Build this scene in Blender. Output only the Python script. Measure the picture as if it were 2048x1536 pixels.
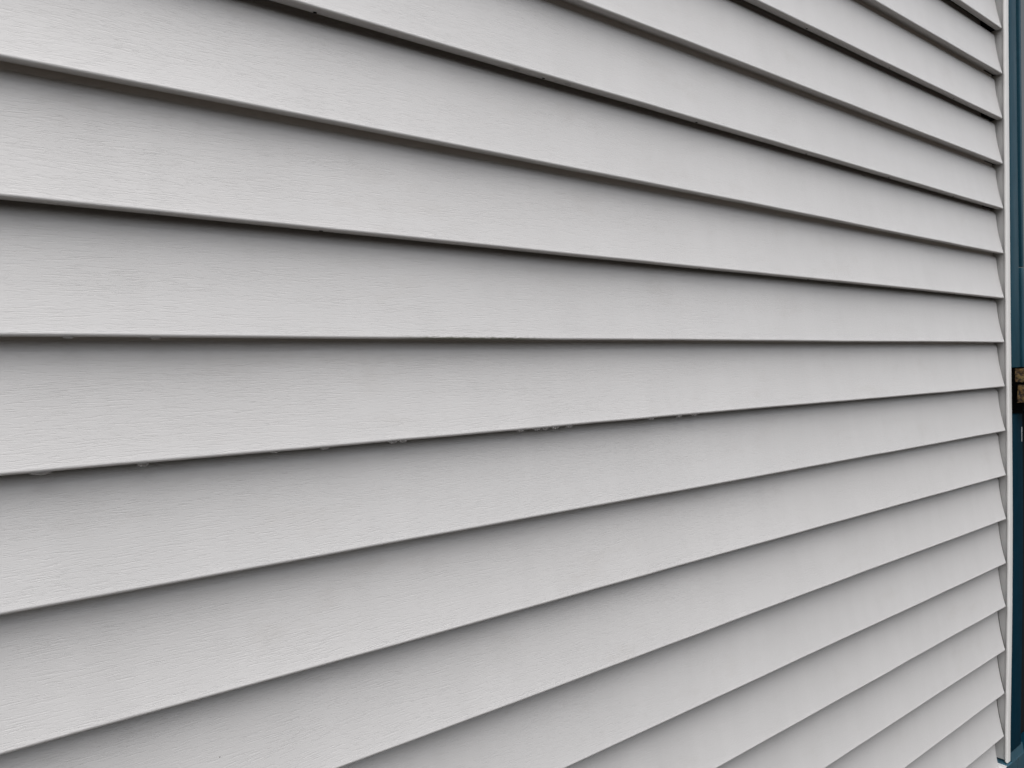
import bpy, bmesh, math, random
from mathutils import Vector, Matrix, noise

# ------------------------------------------------------------------ camera
scene = bpy.context.scene
for o in list(bpy.data.objects):
    bpy.data.objects.remove(o)
C = scene.collection

R_ = Vector((0.77981794, -0.62572903, -0.01863235))
U_ = Vector((0.03115041, 0.00906001, 0.99947365))
W_ = Vector((0.62523087, 0.77998788, -0.02655688))
cam = bpy.data.cameras.new('camera')
cam_o = bpy.data.objects.new('camera', cam)
C.objects.link(cam_o)
m = Matrix((R_, U_, -W_)).transposed().to_4x4()
m.translation = Vector((-1.9832, -0.67184, -0.02647))
cam_o.matrix_world = m
cam.sensor_width = 36.0
cam.lens = 1540 / 2048 * 36.0
cam.clip_start = 0.02
cam.clip_end = 500
cam.dof.use_dof = True
cam.dof.focus_distance = 0.82
cam.dof.aperture_fstop = 24.0
scene.camera = cam_o

# ------------------------------------------------------------------ light
SUN_EL, SUN_AZ = math.radians(65), math.atan2(-0.62, -0.78)
world = bpy.data.worlds.new('World')
scene.world = world
world.use_nodes = True
nt = world.node_tree
for n in list(nt.nodes):
    nt.nodes.remove(n)
out = nt.nodes.new('ShaderNodeOutputWorld')
bg = nt.nodes.new('ShaderNodeBackground')
sky = nt.nodes.new('ShaderNodeTexSky')
sky.sky_type = 'NISHITA'
sky.sun_disc = False
sky.sun_elevation = SUN_EL
sky.sun_rotation = SUN_AZ
sky.air_density = 1.0
sky.dust_density = 4.0
hs = nt.nodes.new('ShaderNodeHueSaturation')      # cloud cover: the blue is greyed out
hs.inputs['Saturation'].default_value = 0.30
nt.links.new(sky.outputs[0], hs.inputs['Color'])
nt.links.new(hs.outputs[0], bg.inputs['Color'])
bg.inputs['Strength'].default_value = 0.088
nt.links.new(bg.outputs[0], out.inputs[0])

sun = bpy.data.lights.new('sun', 'SUN')
sun.energy = 1.4
sun.angle = math.radians(68)
sun.color = (1.0, 0.985, 0.975)
sun_o = bpy.data.objects.new('sun', sun)
C.objects.link(sun_o)
sd = Vector((math.cos(SUN_EL) * math.sin(SUN_AZ), math.cos(SUN_EL) * math.cos(SUN_AZ), math.sin(SUN_EL)))
sun_o.rotation_euler = sd.to_track_quat('Z', 'Y').to_euler()
sun_o.location = (-3, -4, 6)

vs = scene.view_settings
vs.view_transform = 'Standard'
vs.look = 'None'
vs.exposure = 1.12
vs.gamma = 1.0
vs.use_curve_mapping = False

rnd = random.Random(11)
H = 0.1016                      # exposure of one course of siding


# ------------------------------------------------------------------ node helpers
class NT:
    def __init__(self, name):
        self.m = bpy.data.materials.new(name)
        self.m.use_nodes = True
        self.t = self.m.node_tree
        for n in list(self.t.nodes):
            self.t.nodes.remove(n)
        self.out = self.t.nodes.new('ShaderNodeOutputMaterial')
        self.b = self.t.nodes.new('ShaderNodeBsdfPrincipled')
        self.t.links.new(self.b.outputs[0], self.out.inputs[0])

    def n(self, typ, **kw):
        nd = self.t.nodes.new(typ)
        for k, v in kw.items():
            setattr(nd, k, v)
        return nd

    def link(self, a, b):
        self.t.links.new(a, b)

    def val(self, sock, v):
        if isinstance(v, (int, float, tuple, list)):
            sock.default_value = v
        else:
            self.link(v, sock)

    def math(self, op, a, b=0.0, c=None):
        nd = self.n('ShaderNodeMath', operation=op)
        self.val(nd.inputs[0], a)
        self.val(nd.inputs[1], b)
        if c is not None:
            self.val(nd.inputs[2], c)
        return nd.outputs[0]

    def comb(self, x, y, z):
        nd = self.n('ShaderNodeCombineXYZ')
        for i, v in enumerate((x, y, z)):
            self.val(nd.inputs[i], v)
        return nd.outputs[0]

    def noise(self, vec, scale=1.0, detail=2.0, rough=0.5):
        nd = self.n('ShaderNodeTexNoise')
        self.link(vec, nd.inputs['Vector'])
        nd.inputs['Scale'].default_value = scale
        nd.inputs['Detail'].default_value = detail
        nd.inputs['Roughness'].default_value = rough
        return nd.outputs['Fac']

    def rng(self, v, a, b, c=0.0, d=1.0, smooth=False):
        nd = self.n('ShaderNodeMapRange')
        if smooth:
            nd.interpolation_type = 'SMOOTHSTEP'
        self.val(nd.inputs[0], v)
        for i, q in enumerate((a, b, c, d)):
            nd.inputs[i + 1].default_value = q
        return nd.outputs[0]

    def mix(self, fac, a, b):
        nd = self.n('ShaderNodeMix', data_type='RGBA')
        self.val(nd.inputs['Factor'], fac)
        self.val(nd.inputs['A'], a)
        self.val(nd.inputs['B'], b)
        return nd.outputs['Result']

    def coords(self):
        tc = self.n('ShaderNodeTexCoord')
        sp = self.n('ShaderNodeSeparateXYZ')
        self.link(tc.outputs['Object'], sp.inputs[0])
        return tc.outputs['Object'], sp.outputs[0], sp.outputs[1], sp.outputs[2]

    def bump(self, height, dist, strength=1.0):
        nd = self.n('ShaderNodeBump')
        nd.inputs['Distance'].default_value = dist
        nd.inputs['Strength'].default_value = strength
        self.link(height, nd.inputs['Height'])
        self.link(nd.outputs[0], self.b.inputs['Normal'])
        return nd

    def set(self, **kw):
        for k, v in kw.items():
            self.val(self.b.inputs[k.replace('_', ' ')], v)


def siding_material(name, algae=None):
    t = NT(name)
    co, x, y, z = t.coords()
    oi = t.n('ShaderNodeObjectInfo')
    seed = t.math('MULTIPLY', oi.outputs['Random'], 37.0)
    # slow swoops of the embossed grain, plus a small ragged wobble
    w1 = t.noise(t.comb(t.math('MULTIPLY', x, 5.0), t.math('MULTIPLY', z, 22.0), seed), 1.0, 1.0)
    w2 = t.noise(t.comb(t.math('MULTIPLY', x, 170.0), t.math('MULTIPLY', z, 260.0), seed), 1.0, 1.0)
    zz = t.math('ADD', z, t.math('MULTIPLY', t.math('SUBTRACT', w1, 0.5), 0.014))
    zz = t.math('ADD', zz, t.math('MULTIPLY', t.math('SUBTRACT', w2, 0.5), 0.0007))
    # long embossed grain lines, thin and nearly parallel
    g0 = t.noise(t.comb(t.math('MULTIPLY', x, 22.0), t.math('MULTIPLY', zz, 700.0), t.math('ADD', seed, 2.7)), 1.0, 1.0, 0.45)
    c0 = t.rng(t.math('ABSOLUTE', t.math('SUBTRACT', g0, 0.5)), 0.0, 0.022, 1.0, 0.0)
    # broken cracks
    g1 = t.noise(t.comb(t.math('MULTIPLY', x, 62.0), t.math('MULTIPLY', zz, 1350.0), seed), 1.0, 1.0, 0.4)
    c1 = t.rng(g1, 0.36, 0.42, 1.0, 0.0)
    # short ticks
    g2 = t.noise(t.comb(t.math('MULTIPLY', x, 150.0), t.math('MULTIPLY', zz, 1900.0), t.math('ADD', seed, 5.3)), 1.0, 1.0, 0.4)
    c2 = t.rng(g2, 0.34, 0.41, 1.0, 0.0)
    # where the grain is a little stronger or weaker
    mk = t.noise(t.comb(t.math('MULTIPLY', x, 6.0), t.math('MULTIPLY', zz, 60.0), t.math('ADD', seed, 9.1)), 1.0, 2.0)
    mask = t.rng(mk, 0.30, 0.70, 0.55, 1.0)
    # fine orange-peel of the moulded vinyl
    g3 = t.noise(t.comb(t.math('MULTIPLY', x, 420.0), t.math('MULTIPLY', z, 800.0), seed), 1.0, 2.0, 0.6)
    hgt = t.math('ADD', t.math('MULTIPLY', c0, 0.5), t.math('ADD', c1, t.math('MULTIPLY', c2, 0.6)))
    hgt = t.math('MULTIPLY', hgt, mask)
    hgt = t.math('SUBTRACT', t.math('MULTIPLY', g3, 0.35), hgt)
    t.bump(hgt, 0.00009, 1.0)
    # colour: pearl grey vinyl with a faint weathered mottle
    big = t.noise(co, 2.3, 3.0, 0.6)
    run = t.noise(t.comb(t.math('MULTIPLY', x, 26.0), t.math('MULTIPLY', z, 6.0), seed), 1.0, 3.0, 0.6)
    mot = t.math('ADD', t.math('MULTIPLY', big, 0.5), t.math('MULTIPLY', run, 0.5))
    col = t.mix(t.rng(mot, 0.35, 0.65), (0.440, 0.4355, 0.4325, 1), (0.466, 0.4615, 0.4585, 1))
    tint = t.mix(oi.outputs['Random'], (0.985, 0.985, 0.985, 1), (1.015, 1.012, 1.01, 1))
    mu = t.n('ShaderNodeMix', data_type='RGBA', blend_type='MULTIPLY')
    mu.inputs['Factor'].default_value = 1.0
    t.link(col, mu.inputs['A'])
    t.link(tint, mu.inputs['B'])
    col = mu.outputs['Result']
    # faint rubbed and rain-washed smudges
    sm = t.noise(t.comb(t.math('MULTIPLY', x, 7.0), t.math('MULTIPLY', z, 16.0), t.math('ADD', seed, 21.0)), 1.0, 5.0, 0.7)
    col = t.mix(t.rng(sm, 0.58, 0.74, 0.0, 0.25), col, (0.36, 0.34, 0.32, 1))
    if algae:
        x0, x1 = algae
        a = t.math('MULTIPLY', t.rng(x, x0, x0 + 0.05), t.rng(x, x1 - 0.07, x1, 1.0, 0.0))
        nz = t.noise(t.comb(t.math('MULTIPLY', x, 160.0), t.math('MULTIPLY', z, 600.0), seed), 1.0, 3.0, 0.7)
        zh = t.math('ADD', z, t.math('MULTIPLY', t.math('SUBTRACT', nz, 0.5), -0.006))
        low = t.math('MULTIPLY', t.rng(zh, 0.0012, 0.0035, 1.0, 0.0), t.rng(y, 0.0035, 0.006, 1.0, 0.0))
        col = t.mix(t.math('MULTIPLY', t.math('MULTIPLY', a, low), 0.8), col, (0.045, 0.050, 0.018, 1))
    t.set(Base_Color=col, Roughness=t.rng(mk, 0.3, 0.7, 0.46, 0.52))
    t.b.inputs['Specular IOR Level'].default_value = 0.5
    return t.m


def paint_material(name, ca, cb, rough, scale=40.0, bump=0.0003, spec=0.5):
    t = NT(name)
    t.b.inputs['Specular IOR Level'].default_value = spec
    co, x, y, z = t.coords()
    n1 = t.noise(t.comb(t.math('MULTIPLY', x, 60.0), t.math('MULTIPLY', y, 60.0), t.math('MULTIPLY', z, 7.0)), 1.0, 3.0, 0.6)
    n2 = t.noise(co, scale, 3.0, 0.6)
    t.set(Base_Color=t.mix(t.rng(n2, 0.3, 0.7), ca + (1,), cb + (1,)), Roughness=t.rng(n1, 0.3, 0.7, rough - 0.06, rough + 0.08))
    t.bump(n1, bump, 0.5)
    return t.m


def rotten_wood_material():
    t = NT('rotten_wood')
    co, x, y, z = t.coords()
    n1 = t.noise(co, 120.0, 4.0, 0.65)
    n2 = t.noise(co, 330.0, 3.0, 0.6)
    n3 = t.noise(co, 60.0, 3.0, 0.6)
    col = t.mix(t.rng(n1, 0.42, 0.60), (0.010, 0.005, 0.003, 1), (0.120, 0.068, 0.018, 1))
    col = t.mix(t.rng(n3, 0.55, 0.68, 0.0, 0.7), col, (0.115, 0.086, 0.030, 1))
    col = t.mix(t.rng(n2, 0.58, 0.68, 0.0, 0.8), col, (0.05, 0.014, 0.008, 1))
    t.set(Base_Color=col, Roughness=0.9)
    t.bump(n1, 0.004, 1.0)
    return t.m


def flat_material(name, col, rough, spec=0.5, scale=30.0, var=0.15):
    t = NT(name)
    co, x, y, z = t.coords()
    n = t.noise(co, scale, 4.0, 0.6)
    lo = tuple(c * (1 - var) for c in col) + (1,)
    hi = tuple(c * (1 + var) for c in col) + (1,)
    t.set(Base_Color=t.mix(t.rng(n, 0.3, 0.7), lo, hi), Roughness=rough)
    t.b.inputs['Specular IOR Level'].default_value = spec
    t.bump(n, 0.0006, 0.4)
    return t.m


def glass_material(name, ior, rough, trans=1.0):
    t = NT(name)
    t.set(Base_Color=(0.8, 0.8, 0.8, 1), Roughness=rough, IOR=ior)
    t.b.inputs['Transmission Weight'].default_value = trans
    return t.m


def ground_material():
    t = NT('ground_soil')
    co, x, y, z = t.coords()
    n1 = t.noise(co, 3.0, 5.0, 0.65)
    n2 = t.noise(co, 40.0, 4.0, 0.7)
    col = t.mix(t.rng(n1, 0.4, 0.6), (0.034, 0.020, 0.010, 1), (0.028, 0.021, 0.010, 1))
    col = t.mix(t.rng(n2, 0.35, 0.7, 0.0, 0.6), col, (0.055, 0.042, 0.030, 1))
    t.set(Base_Color=col, Roughness=0.95)
    t.bump(n2, 0.02, 0.7)
    return t.m


M = dict(
    siding=siding_material('pearl_grey_vinyl'),
    siding_algae=siding_material('pearl_grey_vinyl_with_algae', (-1.60, -1.37)),
    trim=flat_material('pearl_grey_trim', (0.57, 0.565, 0.555), 0.42, 0.5, 12.0, 0.04),
    blue=paint_material('blue_paint', (0.0045, 0.036, 0.056), (0.0065, 0.043, 0.065), 0.45, spec=0.16),
    navy=paint_material('navy_paint', (0.0010, 0.0155, 0.027), (0.0018, 0.0190, 0.033), 0.60, spec=0.03),
    metal=paint_material('blue_coil_metal', (0.012, 0.050, 0.075), (0.018, 0.062, 0.088), 0.33),
    white=flat_material('white_metal_reverse', (0.70, 0.70, 0.70), 0.35, 0.5, 30, 0.03),
    rot=rotten_wood_material(),
    black=flat_material('shade_black', (0.006, 0.006, 0.007), 0.95, 0.1),  # near-black standing in for deep shade in the gaps and the recess
    hole=flat_material('hole_black', (0.004, 0.004, 0.004), 0.95, 0.0),
    speck=flat_material('dirt', (0.05, 0.04, 0.028), 0.9, 0.3, 900.0, 0.6),
    concrete=flat_material('concrete', (0.24, 0.235, 0.22), 0.9, 0.3, 14.0, 0.2),
    sheath=flat_material('sheathing', (0.05, 0.04, 0.03), 0.95, 0.2),
    glass=flat_material('window_glass', (0.022, 0.024, 0.022), 0.06, 0.5, 5, 0.1),
    water=glass_material('water', 1.33, 0.02, 0.93),
    ground=ground_material(),
    drip=flat_material('pale_drip', (0.35, 0.37, 0.38), 0.6, 0.5, 400, 0.2),
)


# ------------------------------------------------------------------ mesh helpers
def link(name, me, mat, parent=None, loc=(0, 0, 0)):
    o = bpy.data.objects.new(name, me)
    C.objects.link(o)
    if mat is not None and not me.materials:
        me.materials.append(M[mat])
    o.location = loc
    if parent is not None:
        o.parent = parent
    return o


def tag(o, label=None, cat=None, group=None, kind=None):
    for k, v in (('label', label), ('category', cat), ('group', group), ('kind', kind)):
        if v:
            o[k] = v
    return o


def empty(name, loc):
    o = bpy.data.objects.new(name, None)
    o.empty_display_size = 0.05
    C.objects.link(o)
    o.location = loc
    return o


def pydata(name, v, f, smooth_angle=None):
    me = bpy.data.meshes.new(name)
    me.from_pydata(v, [], f)
    bm = bmesh.new()
    bm.from_mesh(me)
    bmesh.ops.recalc_face_normals(bm, faces=bm.faces[:])
    bm.to_mesh(me)
    bm.free()
    if smooth_angle is not None:
        for p in me.polygons:
            p.use_smooth = True
        me.set_sharp_from_angle(angle=math.radians(smooth_angle))
    me.update()
    return me


def box_mesh(name, x0, x1, y0, y1, z0, z1, bev=0.0, fn=None, cuts=0):
    bm = bmesh.new()
    bmesh.ops.create_cube(bm, size=1.0)
    for v in bm.verts:
        v.co = Vector((x0 + (v.co.x + 0.5) * (x1 - x0), y0 + (v.co.y + 0.5) * (y1 - y0), z0 + (v.co.z + 0.5) * (z1 - z0)))
    if bev:
        bmesh.ops.bevel(bm, geom=bm.edges[:], offset=bev, segments=2, affect='EDGES', profile=0.6)
    if cuts:
        ez = [e for e in bm.edges if abs(e.verts[0].co.z - e.verts[1].co.z) > 0.6 * (z1 - z0)]
        bmesh.ops.subdivide_edges(bm, edges=ez, cuts=cuts)
    if fn:
        for v in bm.verts:
            v.co = fn(v.co)
    me = bpy.data.meshes.new(name)
    bm.to_mesh(me)
    bm.free()
    for p in me.polygons:
        p.use_smooth = True
    me.set_sharp_from_angle(angle=math.radians(35))
    return me


def interp(x, xs, ys):
    if x <= xs[0]:
        return ys[0]
    for i in range(1, len(xs)):
        if x <= xs[i]:
            f = (x - xs[i - 1]) / (xs[i] - xs[i - 1])
            return ys[i - 1] + f * (ys[i] - ys[i - 1])
    return ys[-1]


def bow(k):
    """the old wall bellies outwards a few millimetres (k = course number)"""
    return 0.001 * interp(k, (-12, -9, -8, -7, -6, -5, -4, -3, -2, 0, 3, 7, 12),
                          (1.0, 0.2, -1.2, -2.7, -4.0, -4.6, -5.0, -4.7, -4.0, -2.0, 0.0, 2.0, 3.0))


# ------------------------------------------------------------------ setting
gm = bpy.data.meshes.new('ground')
gm.from_pydata([(-150, -150, 0), (150, -150, 0), (150, 150, 0), (-150, 150, 0)], [], [(0, 1, 2, 3)])
GZ = -1.50
tag(link('ground', gm, 'ground', None, (0, 0, GZ)), kind='structure')

# ------------------------------------------------------------------ the siding wall
KMIN, KMAX, XL = -12, 14, -4.2
DEP, POW = 0.0167, 1.65


def depth(t):
    s = min(t, 1.0)
    d = DEP * (1 - (1 - s) ** POW)
    if t > 0.905:                                  # the head of the board curls back into the joint
        d += 0.0108 * min((t - 0.905) / 0.115, 1.0) ** 1.3
    return d


def course_profile(lock, dlow):
    """cross-section (y into the wall, z up from the drip edge), outer skin from the top to the hidden end"""
    pts = [(DEP + 0.0113, H * 1.15), (DEP + 0.0111, H * 1.08)]
    n = 22
    for i in range(n):
        t = 1.03 - (1.03 - 0.032) * i / (n - 1)
        pts.append((depth(t), t * H))
    # rounded nose, radius r, tangent to the face and to the underside
    r = 0.0024
    y0 = depth(0.028)
    cy, cz = y0 + r * 0.97, r
    for a in (168, 183, 200, 218, 236, 254, 270):
        pts.append((cy + r * math.cos(math.radians(a)), cz + r * math.sin(math.radians(a))))
    if lock:
        pts += [(0.0070, 0.0001), (0.0118, 0.0003), (0.0124, 0.0006), (0.0126, 0.0014), (0.0126, 0.0130)]
    else:
        d = dlow
        pts += [(0.0060, 0.0003), (0.0110, 0.0010), (0.0160 + d, 0.0027), (0.0200 + d, 0.0043), (0.0222 + d, 0.0046), (0.0231 + d, 0.0034),
                (0.0231 + d, -0.0030), (0.0233 + d, -0.0070)]
    ymin = min(p[0] for p in pts)
    return [(p[0] - ymin, p[1]) for p in pts]


def offset(pts, th):
    o = []
    for i, p in enumerate(pts):
        a = pts[max(i - 1, 0)]
        b = pts[min(i + 1, len(pts) - 1)]
        tx, tz = b[0] - a[0], b[1] - a[1]
        l = math.hypot(tx, tz) or 1
        # path runs downwards on the face: the inside of the wall lies to +y
        o.append((p[0] - tz / l * th, p[1] + tx / l * th))
    return o


def course_mesh(k, xr):
    lock = k % 2 != 0
    pr = course_profile(lock, bow(k - 1) - bow(k))
    ring = pr + offset(pr, 0.0010)[::-1]
    nseg = 130
    nr = len(ring)
    v, f = [], []
    s = 40.0 * k
    for i in range(nseg + 1):
        x = XL + (xr - XL) * i / nseg
        fade = min(1.0, max(0.15, -x / 0.25))
        wy = 0.0011 * fade * (noise.noise(Vector((x * 2.6, s, 0.3))) + 0.5 * noise.noise(Vector((x * 7.5, s, 4.1))))
        wz = 0.0011 * noise.noise(Vector((x * 1.7, s, 9.7))) + 0.00035 * noise.noise(Vector((x * 11.0, s, 2.2)))
        for (y, z) in ring:
            # the belly of a vinyl face is never perfectly true
            t = min(max(z / H, 0), 1)
            wb = 0.0007 * fade * math.sin(math.pi * t) * noise.noise(Vector((x * 3.7, s + 11, 0.0)))
            lowpart = 1.0 if z > -0.001 else 0.0
            v.append((x, y + wy * (0.35 + 0.65 * (1 - t)) * lowpart + wb, z + wz * (1 if t < 0.5 else 0.4)))
    for i in range(nseg):
        for j in range(nr):
            a, b = i * nr + j, i * nr + (j + 1) % nr
            f.append((a, b, b + nr, a + nr))
    m_ = len(pr)
    for base in (0, nseg * nr):
        for j in range(m_ - 1):
            f.append((base + j, base + j + 1, base + nr - 2 - j, base + nr - 1 - j))
    return pydata('siding_board', v, f, 40)


wall = empty('siding_wall', (0, 0, GZ))
tag(wall, 'house wall clad in overlapping pearl grey vinyl siding boards filling the picture', 'wall', kind='thing')


def wpart(name, me, mat, parent=None, loc=(0, 0, 0)):
    """loc in world metres; parts hang under the wall's empty"""
    if parent is None:
        parent = wall
        loc = (loc[0], loc[1], loc[2] - GZ)
    return link(name, me, mat, parent, loc)


boards = {}
for k in range(KMIN, KMAX + 1):
    xr = (-0.0005 - rnd.random() * 0.0015) if k >= -9 else -0.0125
    if k >= 20:
        xr = 0
    boards[k] = wpart('siding_board', course_mesh(k, xr), 'siding_algae' if k == 0 else 'siding', None, (0, bow(k), k * H))


def shade_strip_mesh(xr, k):
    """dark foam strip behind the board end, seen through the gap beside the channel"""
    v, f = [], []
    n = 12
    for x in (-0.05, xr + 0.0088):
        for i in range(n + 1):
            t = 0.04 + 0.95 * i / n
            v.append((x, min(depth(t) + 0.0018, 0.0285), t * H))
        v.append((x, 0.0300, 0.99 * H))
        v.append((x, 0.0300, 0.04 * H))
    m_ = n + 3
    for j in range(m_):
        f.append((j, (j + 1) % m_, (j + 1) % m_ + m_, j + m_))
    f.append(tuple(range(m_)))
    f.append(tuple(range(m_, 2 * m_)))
    return pydata('gap_shade_strip', v, f)


strip_me = shade_strip_mesh(-0.001, 0)
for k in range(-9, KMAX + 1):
    wpart('gap_shade_strip', strip_me, 'black', boards[k])  # added strip, its black paints the shade beside the channel
boards[0]['label'] = 'horizontal siding board with green algae along part of its lower edge'

# weep holes punched in the locking edges (every other course)
hm = bpy.data.meshes.new('weep_hole')
bm = bmesh.new()
bmesh.ops.create_cone(bm, cap_ends=True, segments=14, radius1=0.0013, radius2=0.0013, depth=0.0004)
for v_ in bm.verts:
    v_.co.x *= 1.5
bm.to_mesh(hm)
bm.free()
hm.materials.append(M['hole'])
for k in (1, 3, 5, 7):
    for i in range(7):
        x = -1.949 + 0.2830 * i + (0.006 if k == 5 else 0.0)
        if x < -0.05:
            wpart('weep_hole', hm, None, boards[k], (x, 0.0078, -0.00012))


def speck_mesh(i, s):
    r = random.Random(i)
    bm = bmesh.new()
    bmesh.ops.create_icosphere(bm, subdivisions=2, radius=s)
    for v in bm.verts:
        v.co *= 0.7 + 0.6 * r.random()
        v.co.y *= 0.45
    me = bpy.data.meshes.new('dirt_speck')
    bm.to_mesh(me)
    bm.free()
    for p in me.polygons:
        p.use_smooth = True
    me.materials.append(M['speck'])
    return me


for i, (x, z, s) in enumerate(((-1.7734, -0.3632, 0.0013), (-1.9113, -0.0776, 0.0006), (-1.8965, 0.0743, 0.0006),
                               (-1.5076, 0.170, 0.0009), (-1.158, -0.0767, 0.0010), (-1.4198, -0.4609, 0.0009),
                               (-0.3888, -0.7474, 0.0014), (-1.0519, -0.1886, 0.0009), (-1.29, 0.232, 0.0008),
                               (-0.95, -0.335, 0.0010), (-0.62, 0.435, 0.0014))):
    k = math.floor(z / H)
    t = z / H - k
    wpart('dirt_speck', speck_mesh(i, s), None, boards[k], (x, depth(t) - 0.0002, t * H))

# wall core behind the vinyl and the plinth it stands on
wpart('sheathing', box_mesh('sheathing', XL, 0.012, 0.032, 0.13, KMIN * H - 0.02, (KMAX + 1) * H), 'sheath')
wpart('foundation', box_mesh('foundation', XL, 1.9, 0.012, 0.13, GZ - 0.05, KMIN * H - 0.022, 0.004), 'concrete')

# receiving channel at the right end: web seen behind the board ends, rolled lip in front
def channel_mesh():
    prof = [(0.0085, 0.030), (0.0085, -0.0002), (0.0022, -0.0004), (0.0010, -0.0008),
            (0.0002, -0.0016), (0.0000, -0.0030), (0.0002, -0.0046), (0.0009, -0.0058), (0.0022, -0.0066), (0.0040, -0.0069),
            (0.0176, -0.0069), (0.0182, -0.0063), (0.0182, 0.0300)]
    v, f = [], []
    zs = []
    n = 90
    z0, z1 = -0.972, (KMAX + 1) * H
    for i in range(n + 1):
        zs.append(z0 + (z1 - z0) * i / n)
    nr = len(prof)
    for z in zs:
        b = bow(z / H)
        q = 0.0004 * noise.noise(Vector((0, 3.3, z * 6)))
        for j, (x, y) in enumerate(prof):
            dz = 0.0
            if z == z0:
                dz = -0.0022 if y < -0.003 else 0.0
            v.append((x + 0.0008 + q, y + b, z + dz))
    for i in range(n):
        for j in range(nr - 1):
            a = i * nr + j
            f.append((a, a + 1, a + 1 + nr, a + nr))
    f.append(tuple(range(nr)))
    return pydata('end_channel', v, f, 38)


wpart('end_channel', channel_mesh(), 'trim')

# ------------------------------------------------------------------ the blue window beside the siding
win = empty('window', (0.02, 0, -0.95))
tag(win, 'blue painted window frame with decayed sill at the right edge of the siding', 'window', kind='thing')


def winp(name, me, mat, parent=None):
    if parent is None:
        o = link(name, me, mat, win, (-0.02, 0, 0.95))
    else:
        o = link(name, me, mat, parent)
    return o


def lean(c):                       # the frame follows the belly of the wall
    return Vector((c.x, c.y + bow(c.z / H) * 0.9, c.z))


WT = 1.42                          # head of the window
ZS = -0.060                        # top of the sill
def leanx(c):
    # widening casing edge towards the sill
    s = (0.77 - c.z) / 0.83
    c = lean(c)
    if c.x > 0.04:
        c.x += 0.011 * max(-0.3, min(s, 1.0))
    return c


winp('casing', box_mesh('casing', 0.0195, 0.0600, -0.0085, 0.03, ZS + 0.003, WT, 0.0012, leanx, 8), 'blue')
winp('casing', box_mesh('casing', 0.93, 0.985, -0.0085, 0.03, ZS + 0.003, WT, 0.0012, lean, 8), 'blue')
winp('head_casing', box_mesh('head_casing', 0.0195, 0.985, -0.0100, 0.03, WT + 0.002, WT + 0.09, 0.0015), 'blue')


def sashx(c):
    s = (0.77 - c.z) / 0.83
    c = lean(c)
    c.x += 0.0115 * max(-0.3, min(s, 1.0))
    return c


winp('upper_sash_stile', box_mesh('upper_sash_stile', 0.0715, 0.0840, -0.0105, 0.03, 0.178, WT - 0.002, 0.0010, sashx, 6), 'blue')
winp('lower_sash_stile', box_mesh('lower_sash_stile', 0.0670, 0.0840, -0.0108, 0.03, ZS + 0.003, 0.1755, 0.0010, sashx, 6), 'blue')
winp('sash_stile', box_mesh('sash_stile', 0.905, 0.9290, -0.0105, 0.03, ZS + 0.003, WT - 0.002, 0.0010, lean, 6), 'blue')
winp('meeting_rail', box_mesh('meeting_rail', 0.100, 0.904, -0.0040, 0.028, 0.95, 0.99, 0.001), 'blue')
winp('bottom_rail', box_mesh('bottom_rail', 0.100, 0.904, -0.0040, 0.028, ZS + 0.004, ZS + 0.05, 0.001), 'blue')
winp('pane', box_mesh('pane', 0.086, 0.904, 0.004, 0.007, ZS + 0.052, 0.948, 0.0, lean, 4), 'glass')
winp('pane', box_mesh('pane', 0.086, 0.904, 0.004, 0.007, 0.992, WT - 0.002, 0.0, lean, 4), 'glass')
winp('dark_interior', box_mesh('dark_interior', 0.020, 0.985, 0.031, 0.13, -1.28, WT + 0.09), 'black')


def rot_mesh(name, x0, x1, y0, y1, z0, z1, seed, amp):
    bm = bmesh.new()
    bmesh.ops.create_cube(bm, size=1.0)
    for v in bm.verts:
        v.co = Vector((x0 + (v.co.x + 0.5) * (x1 - x0), y0 + (v.co.y + 0.5) * (y1 - y0), z0 + (v.co.z + 0.5) * (z1 - z0)))
    bmesh.ops.subdivide_edges(bm, edges=[e for e in bm.edges if abs(e.verts[0].co.x - e.verts[1].co.x) > 0.1], cuts=60)
    bmesh.ops.subdivide_edges(bm, edges=[e for e in bm.edges if abs(e.verts[0].co.y - e.verts[1].co.y) > 0.01], cuts=9)
    bmesh.ops.subdivide_edges(bm, edges=[e for e in bm.edges if abs(e.verts[0].co.z - e.verts[1].co.z) > 0.01], cuts=9)
    for v in bm.verts:
        near = 1.0 if v.co.x < 0.2 else 0.4
        p = v.co * 90 + Vector((seed, 0, 0))
        d = noise.noise_vector(p) * amp * near + noise.noise_vector(p * 2.7) * amp * 0.5 * near
        v.co += d
    me = bpy.data.meshes.new(name)
    bm.to_mesh(me)
    bm.free()
    for p in me.polygons:
        p.use_smooth = True
    me.set_sharp_from_angle(angle=math.radians(50))
    return me


sill = winp('window_sill', rot_mesh('window_sill', 0.026, 0.99, -0.062, -0.0150, -0.0905, ZS, 3.0, 0.0022), 'rot')
sill['label'] = 'rotten ochre brown end of the window sill'
winp('lower_sill', rot_mesh('lower_sill', 0.028, 0.99, -0.056, -0.0195, -0.138, -0.0965, 8.0, 0.0022), 'rot')
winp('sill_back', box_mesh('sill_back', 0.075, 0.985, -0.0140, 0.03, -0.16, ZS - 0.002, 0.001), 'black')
# panel below the sill and the bent metal ledge at its foot
winp('apron_board', box_mesh('apron_board', 0.0195, 0.0830, -0.0078, 0.03, -0.955, -0.166, 0.0012, lean, 8), 'navy')
winp('apron_board', box_mesh('apron_board', 0.905, 0.985, -0.0078, 0.03, -0.955, -0.166, 0.0012, lean, 8), 'navy')
drip = winp('paint_drip', box_mesh('paint_drip', 0.0755, 0.0775, -0.0125, -0.0100, -0.232, -0.197, 0.0006), 'drip')


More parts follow.
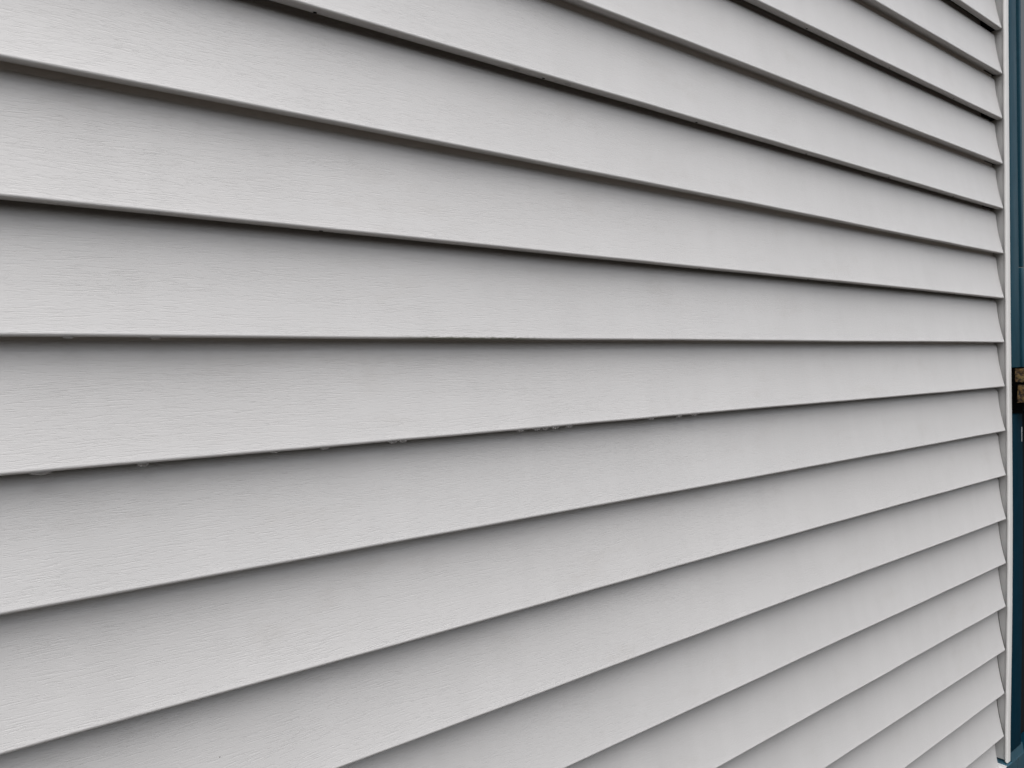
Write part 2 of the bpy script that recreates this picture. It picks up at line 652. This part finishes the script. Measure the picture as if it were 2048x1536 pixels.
def ledge_mesh():
    v, f = [], []
    # bent sheet: (y, z) path from the back of the wall to the drip leg
    path_l = [(0.0300, -0.9745), (0.0, -0.9760), (-0.0090, -0.9765), (-0.0100, -0.9772), (-0.0095, -1.06)]
    path_r = [(0.0300, -0.9540), (-0.0062, -0.9550), (-0.0098, -0.9765), (-0.0103, -0.9772), (-0.0095, -1.06)]
    xs = [(-0.0112, path_l), (0.0193, path_l), (0.0196, path_r), (0.0955, path_r)]
    for x, p in xs:
        for (y, z) in p:
            v.append((x, y, z))
    n = 5
    for i in range(3):
        for j in range(n - 1):
            a = i * n + j
            f.append((a, a + 1, a + 1 + n, a + n))
    return pydata('metal_ledge', v, f)


lm = ledge_mesh()
ledge = winp('metal_ledge', lm, 'metal')
so = ledge.modifiers.new('thickness', 'SOLIDIFY')
so.thickness = 0.0008
so.offset = -1
cap = winp('ledge_end', box_mesh('ledge_end', -0.0122, -0.0115, -0.0080, 0.0165, -1.06, -0.9772, 0.0002), 'white')
cap['label'] = 'white reverse side of the bent metal at the ledge end'
winp('ledge_rim', box_mesh('ledge_rim', -0.0128, -0.0114, -0.0092, 0.0150, -0.9770, -0.9752, 0.0003), 'white')
winp('ledge_base', box_mesh('ledge_base', 0.0, 0.985, -0.0075, 0.03, -1.26, -0.98, 0.002), 'navy')


# ------------------------------------------------------------------ rain drops on the drip edges
def drop_mesh(w, hgt):
    """a sessile bead clinging below a horizontal edge; flat on top"""
    v, f = [], []
    nu, nv = 16, 7
    for j in range(nv + 1):
        a = j / nv * math.pi / 2
        for i in range(nu):
            b = i / nu * 2 * math.pi
            v.append((math.cos(b) * math.cos(a) ** 0.8 * w / 2, math.sin(b) * math.cos(a) ** 0.8 * 0.0021, -math.sin(a) ** 1.2 * hgt * 0.95))
    for j in range(nv):
        for i in range(nu):
            a, b = j * nu + i, j * nu + (i + 1) % nu
            f.append((a, b, b + nu, a + nu))
    f.append(tuple(range(nu)))
    return pydata('water_drop', v, f, 60)


DROPS = [
    (0, -1.8785, 0.0080, 0.0019, 'wide water drop, left of two under the level board edge at far left'),
    (0, -1.8164, 0.0095, 0.0022, 'wide water drop, right of two under the level board edge at far left'),
    (1, -1.8134, 0.0085, 0.0016, 'flat water bead under the board edge above the two drops at left'),
    (-1, -1.8997, 0.0150, 0.0024, 'longest flat water drop, leftmost under the edge one below level'),
    (-1, -1.8288, 0.0095, 0.0030, 'rounded water drop, second from left under the edge below level'),
    (-1, -1.7196, 0.0080, 0.0015, 'thin water drop, third from left under the edge below level'),
    (-1, -1.6713, 0.0095, 0.0022, 'water drop, fourth from left under the edge below level'),
    (-1, -1.5985, 0.0110, 0.0025, 'left of two merged water drops under the edge below level'),
    (-1, -1.5872, 0.0100, 0.0026, 'right of two merged water drops under the edge below level'),
    (-1, -1.4347, 0.0110, 0.0028, 'first and widest drop in the row of five near the picture centre'),
    (-1, -1.4102, 0.0120, 0.0024, 'second drop in the row of five near the picture centre'),
    (-1, -1.3972, 0.0105, 0.0028, 'third drop in the row of five near the picture centre'),
    (-1, -1.3816, 0.0115, 0.0028, 'fourth drop in the row of five near the picture centre'),
    (-1, -1.3601, 0.0120, 0.0032, 'fifth and rightmost drop in the row of five near the centre'),
    (-1, -1.2140, 0.0120, 0.0026, 'lone water drop just right of the row of five drops'),
    (-1, -1.1571, 0.0130, 0.0028, 'water drop second from the right end of the drops'),
    (-1, -1.1240, 0.0130, 0.0026, 'rightmost water drop hanging under the edge below level'),
    (3, -1.4250, 0.0100, 0.0020, 'left of two water beads on the dark underside of an upper board'),
    (3, -1.3468, 0.0105, 0.0020, 'right of two water beads on the dark underside of an upper board'),
]
for (k, x, w, hgt, lab) in DROPS:
    s = 40.0 * k
    wz = 0.0011 * noise.noise(Vector((x * 1.7, s, 9.7))) + 0.00035 * noise.noise(Vector((x * 11.0, s, 2.2)))
    o = link('water_drop', drop_mesh(w, hgt), 'water', None, (x, bow(k) + (0.0021 if k < 3 else 0.0050), k * H + wz + 0.0003))
    tag(o, lab, 'water drop', 'rain drops hanging from the board edges')
